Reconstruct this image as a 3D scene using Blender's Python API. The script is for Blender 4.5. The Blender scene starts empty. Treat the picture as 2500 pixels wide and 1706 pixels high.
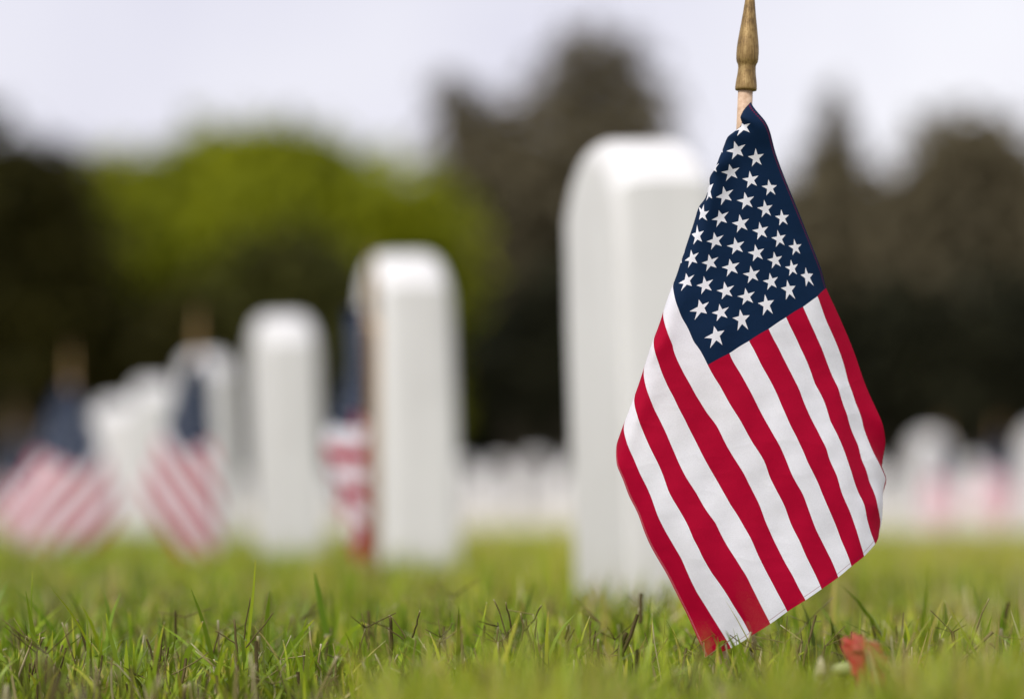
import bpy, math, random
import numpy as np
from mathutils import Vector

rnd = random.Random(7)
rng = np.random.default_rng(11)
scene = bpy.context.scene
COL = scene.collection
R = math.radians

# ------------------------------------------------------------------ camera
LENS, SENSOR = 100.0, 36.0
F = LENS / SENSOR * 2500.0           # focal length in photo pixels
HOR = 1228.0                         # horizon row in the photo
CAM_Z = 0.16
GRASS = 0.04                         # usual lawn height
DF = 2.15                            # distance of the flag in focus

cam_d = bpy.data.cameras.new('camera')
cam = bpy.data.objects.new('camera', cam_d)
COL.objects.link(cam)
cam.location = (0, 0, CAM_Z)
cam.rotation_euler = (R(90), 0, 0)
cam_d.lens = LENS
cam_d.sensor_width = SENSOR
cam_d.shift_y = (HOR - 853.0) / 2500.0
cam_d.clip_start = 0.05
cam_d.clip_end = 3000
cam_d.dof.use_dof = True
cam_d.dof.focus_distance = DF - 0.005
cam_d.dof.aperture_fstop = 2.45
scene.camera = cam


def at(px, py, d):
    return ((px - 1250.0) / F * d, d, CAM_Z - (py - HOR) / F * d)


# ------------------------------------------------------------------ helpers
def tag(o, label=None, cat=None, group=None, kind=None):
    if label: o['label'] = label
    if cat: o['category'] = cat
    if group: o['group'] = group
    if kind: o['kind'] = kind
    return o


def empty(name, loc=(0, 0, 0), rz=0.0):
    o = bpy.data.objects.new(name, None)
    COL.objects.link(o)
    o.location = loc
    o.rotation_euler = (0, 0, rz)
    return o


def mesh_obj(name, verts, faces, mat, parent=None, smooth=True):
    me = bpy.data.meshes.new(name)
    me.from_pydata([tuple(map(float, v)) for v in verts], [], [tuple(map(int, f)) for f in faces])
    me.update()
    if smooth:
        me.polygons.foreach_set('use_smooth', [True] * len(me.polygons))
    if mat: me.materials.append(mat)
    o = bpy.data.objects.new(name, me)
    COL.objects.link(o)
    if parent: o.parent = parent
    return o


def fast_mesh(name, V, loops, starts, totals, mat, attrs=None, smooth=True, parent=None):
    """big meshes straight from numpy arrays"""
    me = bpy.data.meshes.new(name)
    me.vertices.add(len(V)); me.vertices.foreach_set('co', V.astype(np.float32).ravel())
    me.loops.add(len(loops)); me.loops.foreach_set('vertex_index', loops.astype(np.int32))
    me.polygons.add(len(starts))
    me.polygons.foreach_set('loop_start', starts.astype(np.int32))
    me.polygons.foreach_set('loop_total', totals.astype(np.int32))
    me.update(calc_edges=True)
    if smooth:
        me.polygons.foreach_set('use_smooth', np.ones(len(starts), dtype=bool))
    for k, a in (attrs or {}).items():
        at_ = me.attributes.new(k, 'FLOAT', 'POINT')
        at_.data.foreach_set('value', a.astype(np.float32))
    me.validate()
    if mat: me.materials.append(mat)
    o = bpy.data.objects.new(name, me)
    COL.objects.link(o)
    if parent: o.parent = parent
    return o


class NB:
    """small node-graph builder with arithmetic"""
    def __init__(self, nt):
        self.nt = nt

    def node(self, t, **kw):
        n = self.nt.nodes.new(t)
        for k, v in kw.items():
            setattr(n, k, v)
        return n

    def set(self, sock, v):
        if isinstance(v, E): self.nt.links.new(v.s, sock)
        elif hasattr(v, 'is_output'): self.nt.links.new(v, sock)
        else: sock.default_value = v

    def math(self, op, a, b=None, c=None, clamp=False):
        n = self.node('ShaderNodeMath', operation=op)
        n.use_clamp = clamp
        self.set(n.inputs[0], a)
        if b is not None: self.set(n.inputs[1], b)
        if c is not None: self.set(n.inputs[2], c)
        return E(self, n.outputs[0])

    def mix(self, fac, a, b, blend='MIX'):
        n = self.node('ShaderNodeMix', data_type='RGBA', blend_type=blend)
        self.set(n.inputs[0], fac)
        self.set(n.inputs[6], a if not isinstance(a, tuple) else (*a, 1)[:4])
        self.set(n.inputs[7], b if not isinstance(b, tuple) else (*b, 1)[:4])
        return n.outputs[2]

    def noise(self, vec, scale, detail=3.0, rough=0.55):
        n = self.node('ShaderNodeTexNoise')
        if vec is not None: self.nt.links.new(vec, n.inputs['Vector'])
        n.inputs['Scale'].default_value = scale
        n.inputs['Detail'].default_value = detail
        n.inputs['Roughness'].default_value = rough
        return E(self, n.outputs['Fac'])

    def ramp(self, fac, stops):
        n = self.node('ShaderNodeValToRGB')
        self.set(n.inputs[0], fac)
        el = n.color_ramp.elements
        while len(el) < len(stops): el.new(0.5)
        for e, (p, c) in zip(el, stops):
            e.position = p
            e.color = (*c, 1)
        return n.outputs[0]

    def attr(self, name):
        n = self.node('ShaderNodeAttribute', attribute_name=name)
        return E(self, n.outputs['Fac'])


class E:
    def __init__(self, nb, s): self.nb, self.s = nb, s
    def __add__(self, o): return self.nb.math('ADD', self, o)
    def __radd__(self, o): return self.nb.math('ADD', o, self)
    def __sub__(self, o): return self.nb.math('SUBTRACT', self, o)
    def __rsub__(self, o): return self.nb.math('SUBTRACT', o, self)
    def __mul__(self, o): return self.nb.math('MULTIPLY', self, o)
    def __rmul__(self, o): return self.nb.math('MULTIPLY', o, self)
    def __truediv__(self, o): return self.nb.math('DIVIDE', self, o)
    def lt(self, o): return self.nb.math('LESS_THAN', self, o)
    def gt(self, o): return self.nb.math('GREATER_THAN', self, o)
    def mod(self, o): return self.nb.math('FLOORED_MODULO', self, o)
    def abs(self): return self.nb.math('ABSOLUTE', self)
    def floor(self): return self.nb.math('FLOOR', self)
    def max(self, o): return self.nb.math('MAXIMUM', self, o)
    def min(self, o): return self.nb.math('MINIMUM', self, o)


def new_mat(name):
    m = bpy.data.materials.new(name)
    m.use_nodes = True
    m.node_tree.nodes.clear()
    nb = NB(m.node_tree)
    out = nb.node('ShaderNodeOutputMaterial')
    return m, nb, out


def obj_coord(nb):
    return nb.node('ShaderNodeTexCoord').outputs['Object']


def bump(nb, height, strength, dist=0.002):
    b = nb.node('ShaderNodeBump')
    b.inputs['Strength'].default_value = strength
    b.inputs['Distance'].default_value = dist
    nb.set(b.inputs['Height'], height)
    return b.outputs[0]


def simple_mat(name, c0, c1, scale, rough=0.7, bump_s=0.2, dist=0.002, detail=5, transl=0.0):
    m, nb, out = new_mat(name)
    n = nb.noise(obj_coord(nb), scale, detail, 0.6)
    col = nb.ramp(n, [(0.3, c0), (0.7, c1)])
    p = nb.node('ShaderNodeBsdfPrincipled')
    nb.set(p.inputs['Base Color'], col)
    p.inputs['Roughness'].default_value = rough
    if bump_s:
        nb.set(p.inputs['Normal'], bump(nb, nb.noise(obj_coord(nb), scale * 2.2, 6), bump_s, dist))
    if transl:
        t = nb.node('ShaderNodeBsdfTranslucent'); nb.set(t.inputs[0], col)
        mx = nb.node('ShaderNodeMixShader'); mx.inputs[0].default_value = transl
        nb.nt.links.new(p.outputs[0], mx.inputs[1]); nb.nt.links.new(t.outputs[0], mx.inputs[2])
        nb.nt.links.new(mx.outputs[0], out.inputs[0])
    else:
        nb.nt.links.new(p.outputs[0], out.inputs[0])
    return m


# ------------------------------------------------------------------ materials
def flag_material(star_r=0.0345, name='printed_flag_cloth'):
    m, nb, out = new_mat(name)
    uv = nb.node('ShaderNodeUVMap', uv_map='UVMap')
    sep = nb.node('ShaderNodeSeparateXYZ')
    nb.nt.links.new(uv.outputs[0], sep.inputs[0])
    u = E(nb, sep.outputs[0])                 # 0 hoist .. 1 fly
    v = E(nb, sep.outputs[1]) * 13.0          # stripes, 0 = top edge
    red_s = (v.floor().mod(2.0)).lt(0.5)
    WHITE, RED, BLUE = (0.90, 0.90, 0.96), (0.46, 0.0015, 0.033), (0.0055, 0.023, 0.066)
    col = nb.mix(red_s, WHITE, RED)
    canton = u.lt(0.4) * v.lt(7.0)
    j = u * 30.0                              # 12 columns over the canton
    i = v * (10.55 / 7.0) - 0.55              # 10 rows, a wider hem margin at the top
    # stars on the lattice where i + j is even
    inside = None
    for oj, oi in ((1.0, 1.0), (0.0, 0.0)):
        cj = (j - oj + 1.0).mod(2.0) - 1.0
        ci = (i - oi + 1.0).mod(2.0) - 1.0
        x = cj * 0.063
        y = ci * -0.054
        ang = nb.math('ARCTAN2', x, y)        # 0 at the tip towards the top edge
        rr = nb.math('SQRT', x * x + y * y)
        seg = 2 * math.pi / 5
        a = ((ang + seg / 2).mod(seg) - seg / 2).abs()   # 0 tip .. pi/5 notch
        Rr = star_r
        px_ = rr * nb.math('COSINE', a)
        py_ = rr * nb.math('SINE', a)
        # edge from tip (R,0) to notch
        rin = Rr * 0.382
        nx_, ny_ = rin * math.cos(math.pi / 5), rin * math.sin(math.pi / 5)
        # inside if on the centre side of that edge
        ex, ey = nx_ - Rr, ny_
        s = (px_ - Rr) * ey - py_ * ex
        s = s.lt(0.0)
        oj_c, oi_c = j - cj, i - ci
        s = s * oj_c.gt(0.5) * oj_c.lt(11.5) * oi_c.gt(0.5) * oi_c.lt(9.5)
        inside = s if inside is None else inside.max(s)
        star = inside
    ccol = nb.mix(star, BLUE, WHITE)
    col = nb.mix(canton, col, ccol)
    # printed seams: a thin stitch line on the fly hem, dotted stitches on the long hems
    fly = (u - 0.9915).abs().lt(0.0008)
    col = nb.mix(fly * 0.55, col, (0.30, 0.004, 0.05))
    dash = (u * 260.0).mod(1.0).gt(0.45)
    h0 = (v - 0.10).abs().lt(0.03) * dash
    col = nb.mix(h0 * 0.45, col, (0.36, 0.01, 0.04))
    h1 = (v - 12.93).abs().lt(0.03) * dash
    col = nb.mix(h1 * 0.55, col, (0.68, 0.36, 0.40))
    # slightly uneven dye
    oc = obj_coord(nb)
    n1 = nb.noise(oc, 38.0, 4, 0.6)
    col = nb.mix(nb.math('MULTIPLY_ADD', n1, 0.25, -0.03, clamp=True), col, (0.05, 0.03, 0.06), 'SOFT_LIGHT')
    th = nb.noise(oc, 1250.0, 2, 0.6)
    big = nb.noise(oc, 60.0, 3, 0.6)
    tone = th * 0.22 + big * 0.14 + 0.82
    ct = nb.node('ShaderNodeCombineColor')
    for k_ in range(3): nb.set(ct.inputs[k_], tone)
    col = nb.mix(1.0, col, ct.outputs[0], 'MULTIPLY')
    p = nb.node('ShaderNodeBsdfPrincipled')
    nb.set(p.inputs['Base Color'], col)
    p.inputs['Roughness'].default_value = 0.72
    p.inputs['Specular IOR Level'].default_value = 0.1
    p.inputs['Sheen Weight'].default_value = 0.0
    p.inputs['Sheen Roughness'].default_value = 0.4
    # weave: threads both ways plus slubs
    w1 = nb.math('SINE', u * 2900.0)
    w2 = nb.math('SINE', v * 118.0)
    slub = nb.noise(oc, 900.0, 2, 0.5)
    hgt = w1 * 0.3 + w2 * 0.3 + slub * 1.2
    mpw = nb.node('ShaderNodeMapping'); mpw.inputs['Scale'].default_value = (1, 1, 2.2); mpw.inputs['Rotation'].default_value = (0, 0.5, 0)
    nb.nt.links.new(oc, mpw.inputs[0])
    wr = (nb.noise(mpw.outputs[0], 17.0, 2, 0.5) - 0.5).abs() * -1.0
    bw = nb.node('ShaderNodeBump'); bw.inputs['Strength'].default_value = 0.28; bw.inputs['Distance'].default_value = 0.006
    nb.set(bw.inputs['Height'], wr)
    bf = nb.node('ShaderNodeBump'); bf.inputs['Strength'].default_value = 0.22; bf.inputs['Distance'].default_value = 0.0005
    nb.set(bf.inputs['Height'], hgt)
    nb.nt.links.new(bw.outputs[0], bf.inputs['Normal'])
    nb.nt.links.new(bf.outputs[0], p.inputs['Normal'])
    t = nb.node('ShaderNodeBsdfTranslucent')
    nb.set(t.inputs[0], col)
    mx = nb.node('ShaderNodeMixShader')
    mx.inputs[0].default_value = 0.34
    nb.nt.links.new(p.outputs[0], mx.inputs[1])
    nb.nt.links.new(t.outputs[0], mx.inputs[2])
    nb.nt.links.new(mx.outputs[0], out.inputs[0])
    return m


def gold_material():
    m, nb, out = new_mat('gold_painted_wood')
    oc = obj_coord(nb)
    mp = nb.node('ShaderNodeMapping'); mp.inputs['Scale'].default_value = (1, 1, 0.12)
    nb.nt.links.new(oc, mp.inputs[0])
    g = nb.noise(mp.outputs[0], 900.0, 4, 0.65)
    big = nb.noise(oc, 120.0, 4, 0.6)
    col = nb.ramp(g * 0.55 + big * 0.45, [(0.34, (0.085, 0.045, 0.014)), (0.5, (0.25, 0.155, 0.052)), (0.68, (0.42, 0.29, 0.12))])
    p = nb.node('ShaderNodeBsdfPrincipled')
    nb.set(p.inputs['Base Color'], col)
    p.inputs['Metallic'].default_value = 0.35
    p.inputs['Roughness'].default_value = 0.5
    nb.set(p.inputs['Normal'], bump(nb, g + nb.noise(oc, 700, 3), 0.35, 0.0006))
    nb.nt.links.new(p.outputs[0], out.inputs[0])
    return m


def marble_material():
    m, nb, out = new_mat('white_marble')
    oc = obj_coord(nb)
    oi = nb.node('ShaderNodeObjectInfo')
    add = nb.node('ShaderNodeVectorMath', operation='ADD')
    nb.nt.links.new(oc, add.inputs[0])
    sc_ = nb.node('ShaderNodeVectorMath', operation='SCALE')
    nb.nt.links.new(oi.outputs['Random'], sc_.inputs[0]); sc_.inputs['Scale'].default_value = 17.0
    nb.nt.links.new(sc_.outputs[0], add.inputs[1])
    vec = add.outputs[0]
    mp = nb.node('ShaderNodeMapping'); mp.inputs['Scale'].default_value = (7, 7, 1.2)
    nb.nt.links.new(vec, mp.inputs[0])
    streak = nb.noise(mp.outputs[0], 1.6, 5, 0.6)
    cloud = nb.noise(vec, 5.0, 6, 0.6)
    col = nb.ramp(streak * 0.6 + cloud * 0.4, [(0.3, (0.50, 0.49, 0.48)), (0.5, (0.625, 0.62, 0.615)), (0.7, (0.70, 0.695, 0.69))])
    fine = nb.noise(vec, 140.0, 4, 0.6)
    col = nb.mix(nb.math('MULTIPLY_ADD', fine, 0.5, -0.1, clamp=True), col, (0.56, 0.55, 0.535))
    tone = E(nb, oi.outputs['Random']) * 0.13 + 0.92
    ct = nb.node('ShaderNodeCombineColor')
    for k_ in range(3): nb.set(ct.inputs[k_], tone)
    col = nb.mix(1.0, col, ct.outputs[0], 'MULTIPLY')
    # green-grey staining creeping up from the soil
    szp = nb.node('ShaderNodeSeparateXYZ'); nb.nt.links.new(oc, szp.inputs[0])
    st = nb.math('MULTIPLY_ADD', E(nb, szp.outputs[2]), -6.0, 0.75, clamp=True) * nb.noise(vec, 9.0, 4, 0.6)
    col = nb.mix(st, col, (0.33, 0.33, 0.24))
    p = nb.node('ShaderNodeBsdfPrincipled')
    nb.set(p.inputs['Base Color'], col)
    p.inputs['Roughness'].default_value = 0.55
    nb.set(p.inputs['Normal'], bump(nb, fine, 0.15, 0.002))
    nb.nt.links.new(p.outputs[0], out.inputs[0])
    return m


def leafy(name, stops, attr, transl=0.35, rough=0.5, spec=0.3, patch=None):
    m, nb, out = new_mat(name)
    a = nb.attr(attr)
    col = nb.ramp(a, stops)
    if patch:
        geo = nb.node('ShaderNodeNewGeometry')
        n = nb.noise(geo.outputs['Position'], patch[0], 3, 0.6)
        col = nb.mix(nb.ramp(n, [(0.35, (0, 0, 0)), (0.7, (patch[2],) * 3)]), col, patch[1])
    p = nb.node('ShaderNodeBsdfPrincipled')
    nb.set(p.inputs['Base Color'], col)
    p.inputs['Roughness'].default_value = rough
    p.inputs['Specular IOR Level'].default_value = spec
    t = nb.node('ShaderNodeBsdfTranslucent'); nb.set(t.inputs[0], col)
    mx = nb.node('ShaderNodeMixShader'); mx.inputs[0].default_value = transl
    nb.nt.links.new(p.outputs[0], mx.inputs[1]); nb.nt.links.new(t.outputs[0], mx.inputs[2])
    nb.nt.links.new(mx.outputs[0], out.inputs[0])
    return m


M_FLAG = flag_material()
M_FLAG_SMALL = flag_material(0.021, 'small_star_flag_cloth')
M_GOLD = gold_material()
M_MARBLE = marble_material()
M_STICK = simple_mat('pale_stick_wood', (0.42, 0.27, 0.17), (0.62, 0.45, 0.32), 260, 0.65, 0.2, 0.0004)
M_TAN = simple_mat('tan_stick_wood', (0.40, 0.25, 0.10), (0.55, 0.37, 0.18), 200, 0.6, 0.2, 0.0004)
M_BARK = simple_mat('bark', (0.03, 0.022, 0.016), (0.075, 0.058, 0.043), 9, 0.9, 0.6, 0.03)
M_SOIL = simple_mat('soil_and_thatch', (0.085, 0.10, 0.015), (0.19, 0.18, 0.04), 14, 0.95, 0.5, 0.01)
M_SAND = simple_mat('dry_sandy_soil', (0.42, 0.38, 0.29), (0.58, 0.54, 0.45), 3.5, 0.95, 0.4, 0.01)
M_GRASS = leafy('grass_blades', [(0.0, (0.035, 0.085, 0.004)), (0.35, (0.135, 0.265, 0.006)), (0.65, (0.34, 0.44, 0.015)),
                                 (0.82, (0.44, 0.43, 0.045)), (0.93, (0.38, 0.28, 0.11)), (1.0, (0.88, 0.82, 0.60))],
                'tint', 0.34, 0.42, 0.25, patch=(0.9, (0.38, 0.33, 0.04), 0.45))
M_STALK = leafy('seed_stalks', [(0.0, (0.045, 0.034, 0.012)), (0.5, (0.13, 0.10, 0.04)), (0.8, (0.26, 0.22, 0.09)), (1.0, (0.62, 0.55, 0.40))],
                'tint', 0.12, 0.7, 0.06)
M_PETAL = simple_mat('red_petals', (0.46, 0.035, 0.028), (0.68, 0.12, 0.085), 70, 0.6, 0.2, 0.001, transl=0.3)
M_CALYX = simple_mat('pale_green_calyx', (0.26, 0.32, 0.10), (0.42, 0.46, 0.20), 120, 0.5, 0.1, 0.001)
M_CREAM = simple_mat('cream_petals', (0.62, 0.52, 0.33), (0.75, 0.68, 0.50), 90, 0.6, 0.1, 0.001, transl=0.2)


# ------------------------------------------------------------------ thin-plate mapping for cloth
def tps_fit(P, Q, reg=1e-4):
    n = len(P)
    d2 = ((P[:, None, :] - P[None, :, :]) ** 2).sum(-1)
    K = np.where(d2 > 0, 0.5 * d2 * np.log(d2 + 1e-20), 0.0) + reg * np.eye(n)
    A = np.zeros((n + 3, n + 3))
    A[:n, :n] = K
    A[:n, n] = 1; A[:n, n + 1:] = P
    A[n, :n] = 1; A[n + 1:, :n] = P.T
    B = np.zeros((n + 3, Q.shape[1])); B[:n] = Q
    return P, np.linalg.solve(A, B)


def tps_eval(model, X):
    P, W = model
    n = len(P)
    out = np.zeros((len(X), W.shape[1]))
    for s in range(0, len(X), 4000):
        x = X[s:s + 4000]
        d2 = ((x[:, None, :] - P[None, :, :]) ** 2).sum(-1)
        K = np.where(d2 > 0, 0.5 * d2 * np.log(d2 + 1e-20), 0.0)
        out[s:s + 4000] = K @ W[:n] + W[n] + x @ W[n + 1:]
    return out


def c1(x, y): return (1450 + x * 0.5674, y * 0.5674)
def c2(x, y): return (1450 + x * 0.5398, 850 + y * 0.5398)


STICK_TOP = (1820.5, 216.0)
def stick_x(y): return STICK_TOP[0] - 0.0450 * (y - STICK_TOP[1])


def flag_controls():
    """(u, v in stripes) -> (photo column, photo row, depth behind the front sheet in m)"""
    C = []
    def front_depth(u, v):
        d = 0.0
        d += 0.060 * max(0.0, (7.5 - v) / 7.5) ** 1.6 * min(1.0, u / 0.55)       # right half turns away
        d += 0.012 * max(0.0, (v - 10.5) / 2.5) ** 1.5
        d -= 0.010 * math.sin(min(1.0, u) * math.pi)
        d += 0.0013 * math.sin(v * 1.05 + u * 7.5 + 0.6) * min(1, 2.5 * u)
        d += 0.0006 * math.sin(v * 2.3 - u * 13 + 1.2) * min(1, 2.5 * u)
        return d
    stars = {11: {9: (525, 1443), 7: (635, 1373), 5: (742, 1310), 3: (838, 1245), 1: (917, 1190)},
             10: {8: (545, 1345), 6: (657, 1277), 4: (762, 1212), 2: (853, 1155)},
             9: {9: (460, 1327), 7: (567, 1252), 5: (680, 1182), 3: (780, 1120), 1: (867, 1065)},
             8: {8: (478, 1227), 6: (590, 1150), 4: (700, 1090), 2: (797, 1028)},
             7: {9: (400, 1210), 7: (500, 1130), 5: (612, 1060), 3: (718, 995), 1: (810, 938)},
             6: {8: (421, 1112), 6: (522, 1037), 4: (632, 963), 2: (738, 900)},
             5: {7: (445, 1015), 5: (545, 937), 3: (655, 865), 1: (757, 808)},
             4: {6: (468, 922), 4: (563, 842), 2: (675, 775)},
             3: {5: (495, 825), 3: (590, 742), 1: (697, 680)},
             2: {4: (520, 725), 2: (615, 648)},
             1: {1: (643, 548)}}
    for j, row in stars.items():
        for i, p in row.items():
            u, v = j / 30.0, (i + 0.55) * 7.0 / 10.55
            C.append((u, v, *c1(*p), front_depth(u, v)))
    # canton's fly side
    for v, p in {7: (490, 1570), 6: (583, 1520), 5: (668, 1467), 4: (752, 1415), 3: (827, 1365), 2: (900, 1320), 1: (962, 1275), 0: (1000, 1240)}.items():
        C.append((0.4, v, *c1(*p), front_depth(0.4, v)))
    # top edge down to the canton's corner
    for u, p in ((0.0, (688, 437)), (0.033, (730, 512)), (0.1, (777, 642)), (0.167, (830, 788)), (0.233, (880, 910)), (0.3, (930, 1035)), (0.367, (980, 1165))):
        C.append((u, 0.0, *c1(*p), front_depth(u, 0)))
    # canton's lower side
    for u, p in ((0.252, (350, 1290)), (0.290, (380, 1370)), (0.347, (430, 1470))):
        C.append((u, 7.0, *c1(*p), front_depth(u, 7)))
    lines = {
        0: [(1170, 0), (1215, 130), (1270, 260), (1305, 340), (1318, 420)],
        1: [(1105, 0), (1135, 90), (1150, 150), (1185, 250), (1220, 360), (1255, 450), (1290, 520), (1318, 585)],
        2: [(1030, 0), (1060, 80), (1105, 180), (1145, 300), (1165, 370), (1195, 440), (1210, 500), (1245, 600), (1270, 660), (1285, 720), (1296, 780)],
        3: [(935, 0), (975, 90), (1000, 160), (1045, 250), (1070, 330), (1110, 410), (1145, 500), (1165, 560), (1200, 660), (1220, 700), (1235, 770), (1255, 840), (1272, 885)],
        4: [(835, 0), (880, 90), (930, 190), (965, 280), (1010, 370), (1050, 450), (1065, 500), (1100, 580), (1120, 650), (1150, 720), (1190, 830), (1222, 940)],
        5: [(720, 0), (760, 80), (810, 170), (850, 260), (890, 350), (930, 430), (965, 510), (1000, 580), (1030, 650), (1060, 720), (1090, 790), (1120, 870), (1165, 985)],
        6: [(615, 25), (660, 110), (710, 200), (750, 280), (800, 370), (840, 440), (875, 520), (905, 590), (945, 660), (975, 740), (1005, 820), (1040, 890), (1075, 960), (1105, 1035)],
        7: [(515, 75), (570, 170), (620, 260), (670, 340), (720, 430), (770, 510), (795, 580), (830, 650), (865, 720), (890, 790), (930, 870), (965, 950), (1000, 1020), (1030, 1088)],
        8: [(358, 0), (410, 120), (460, 210), (510, 290), (555, 350), (590, 420), (630, 490), (680, 570), (715, 640), (745, 700), (775, 780), (810, 860), (860, 960), (900, 1030), (930, 1090), (957, 1138)],
        9: [(272, 0), (290, 60), (320, 140), (360, 220), (410, 320), (450, 400), (490, 480), (540, 570), (580, 640), (620, 710), (670, 790), (710, 860), (745, 940), (780, 1010), (825, 1095), (875, 1190)],
        10: [(225, 110), (240, 190), (275, 280), (315, 360), (350, 440), (380, 510), (415, 580), (460, 650), (500, 720), (550, 790), (590, 870), (640, 950), (690, 1030), (730, 1110), (770, 1190), (798, 1245)],
        11: [(182, 240), (195, 300), (220, 370), (250, 440), (290, 520), (315, 580), (340, 650), (380, 720), (420, 790), (450, 860), (490, 940), (530, 1010), (580, 1080), (630, 1160), (680, 1240), (710, 1300)],
        12: [(135, 365), (150, 430), (180, 500), (210, 570), (245, 640), (265, 690), (290, 760), (325, 830), (360, 890), (395, 950), (430, 1030), (470, 1110), (520, 1190), (570, 1270), (620, 1355)],
        13: [(100, 465), (105, 530), (130, 590), (160, 670), (200, 750), (225, 820), (260, 900), (300, 970), (340, 1040), (380, 1120), (420, 1200), (460, 1290), (505, 1395)],
    }
    pre = {0: [c1(1000, 1240), c1(1050, 1350)], 1: [c1(962, 1275), c1(1000, 1380)], 2: [c1(900, 1320), c1(945, 1420)],
           3: [c1(827, 1365), c1(870, 1455)], 4: [c1(752, 1415)], 5: [c1(668, 1467)],
           8: [c1(298, 1355), c1(310, 1410), c1(340, 1490)], 9: [c1(257, 1468)]}
    uend = {0: 0.70, 1: 0.825, 2: 0.945}
    usil = lambda v: float(np.interp(v, [0, 1, 2.36, 3.02, 3.68, 4.35, 5, 5.67, 6.33, 7, 8, 13], [0, .006, .035, .062, .092, .118, .14, .158, .176, .216, .246, .40]))
    for v, pts in lines.items():
        pl = pre.get(v, []) + [c2(*p) for p in pts]
        L = [0.0]
        for a, b in zip(pl, pl[1:]): L.append(L[-1] + math.dist(a, b))
        u0 = 0.4 if v <= 7 else usil(v)
        u1 = uend.get(v, 1.0)
        for k, (p, l) in enumerate(zip(pl, L)):
            if v <= 7 and k == 0: continue
            u = u0 + (u1 - u0) * l / L[-1]
            dep = front_depth(u, v)
            if v >= 8 and k == 0: dep += 0.006
            if v in uend and k == len(pl) - 1: dep += 0.006
            C.append((u, v, p[0], p[1], dep))
    # right edge rolled away out of sight
    for u, v, p, d in ((0.80, 0, (1300, 560), 0.066), (0.90, 0, (1272, 690), 0.074), (1.0, 0, (1235, 800), 0.080),
                       (0.91, 1, (1306, 700), 0.052), (1.0, 1, (1280, 810), 0.058), (1.0, 2, (1288, 848), 0.038)):
        C.append((u, v, *c2(*p), d))
    # fold on the left, then the hidden sheet back to the stick
    sil = {0.7: (1807, 288), 1.6: (1783, 330), 2.6: (1757, 384), 3.6: (1731, 440), 4.6: (1707, 508), 5.6: (1682, 582), 6.3: (1662, 640), 7.0: (1643, 701)}
    for v, p in sil.items():
        C.append((usil(v), v, *p, front_depth(usil(v), v) + 0.006))
    for k in range(14):
        v = float(k)
        y = 251 + 639 * k / 13.0
        sx = stick_x(y)
        C.append((0.0, v, sx + 8, y, 0.035))
        if k >= 2:
            us = usil(v)
            ps = next((p for vv, p in sil.items() if abs(vv - v) < 0.41), None)
            if k == 8: ps = (1619, 769)
            if k == 9: ps = (1596, 834)
            if k >= 10: ps = c2(*lines[k][0])
            if ps is None: continue
            C.append((us * 0.5, v, 0.5 * (ps[0] + sx) - 8, 0.5 * (ps[1] + y), 0.030 + 0.004 * math.sin(k)))
    return C


CTRL = flag_controls()
UA = 1.75                      # fly : hoist, for an isotropic spline
MODEL = tps_fit(np.array([(c[0] * UA, c[1] / 13.0) for c in CTRL]),
                np.array([(c[2], c[3], c[4] * 3230.0) for c in CTRL]), 4e-5)


def cloth_grid(nu, nv):
    uu, vv = np.meshgrid(np.linspace(0, 1, nu), np.linspace(0, 13, nv), indexing='ij')
    G = np.stack([uu.ravel(), vv.ravel()], 1)
    Q = tps_eval(MODEL, np.stack([G[:, 0] * UA, G[:, 1] / 13.0], 1))
    return G, Q


def cloth_object(name, G, P, nu, nv, parent, mat=None):
    faces = []
    for a in range(nu - 1):
        for b in range(nv - 1):
            k = a * nv + b
            faces.append((k, k + 1, k + nv + 1, k + nv))
    o = mesh_obj(name, P, faces, mat or M_FLAG, parent)
    uvl = o.data.uv_layers.new(name='UVMap')
    li = np.zeros(len(o.data.loops), np.int32)
    o.data.loops.foreach_get('vertex_index', li)
    uvl.data.foreach_set('uv', np.stack([G[li, 0], G[li, 1] / 13.0], 1).astype(np.float32).ravel())
    return o


def lathe(profile, axis0, axis1, n=40):
    """profile: list of (distance along the axis in m, radius)"""
    a0, a1 = Vector(axis0), Vector(axis1)
    ax = (a1 - a0).normalized()
    e1 = ax.cross(Vector((0, 1, 0))).normalized()
    e2 = ax.cross(e1)
    V, Fc = [], []
    for t, r in profile:
        for k in range(n):
            an = 2 * math.pi * k / n
            V.append(a0 + ax * t + e1 * (r * math.cos(an)) + e2 * (r * math.sin(an)))
    m = len(profile)
    for a in range(m - 1):
        for k in range(n):
            k2 = (k + 1) % n
            Fc.append((a * n + k, a * n + k2, (a + 1) * n + k2, (a + 1) * n + k))
    Fc.append(tuple(range(n - 1, -1, -1)))
    Fc.append(tuple((m - 1) * n + k for k in range(n)))
    return V, Fc


def finial_profile(s):
    # (photo rows above the finial's lower rim, half width in photo px) / px per metre
    pts = [(0, 22), (1, 25.5), (4, 26.6), (8, 26.6), (14, 26.2), (24, 25.2), (36, 23.2), (46, 22.0), (58, 21.6), (64, 22.6), (70, 25.6), (76, 27.0),
           (90, 27.4), (104, 27.0), (120, 25.4), (150, 21.2), (190, 15.6), (222, 11.9), (260, 8.2), (290, 5.2), (305, 3.0), (309, 0.6)]
    return [(h * s, r * s) for h, r in pts]


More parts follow.
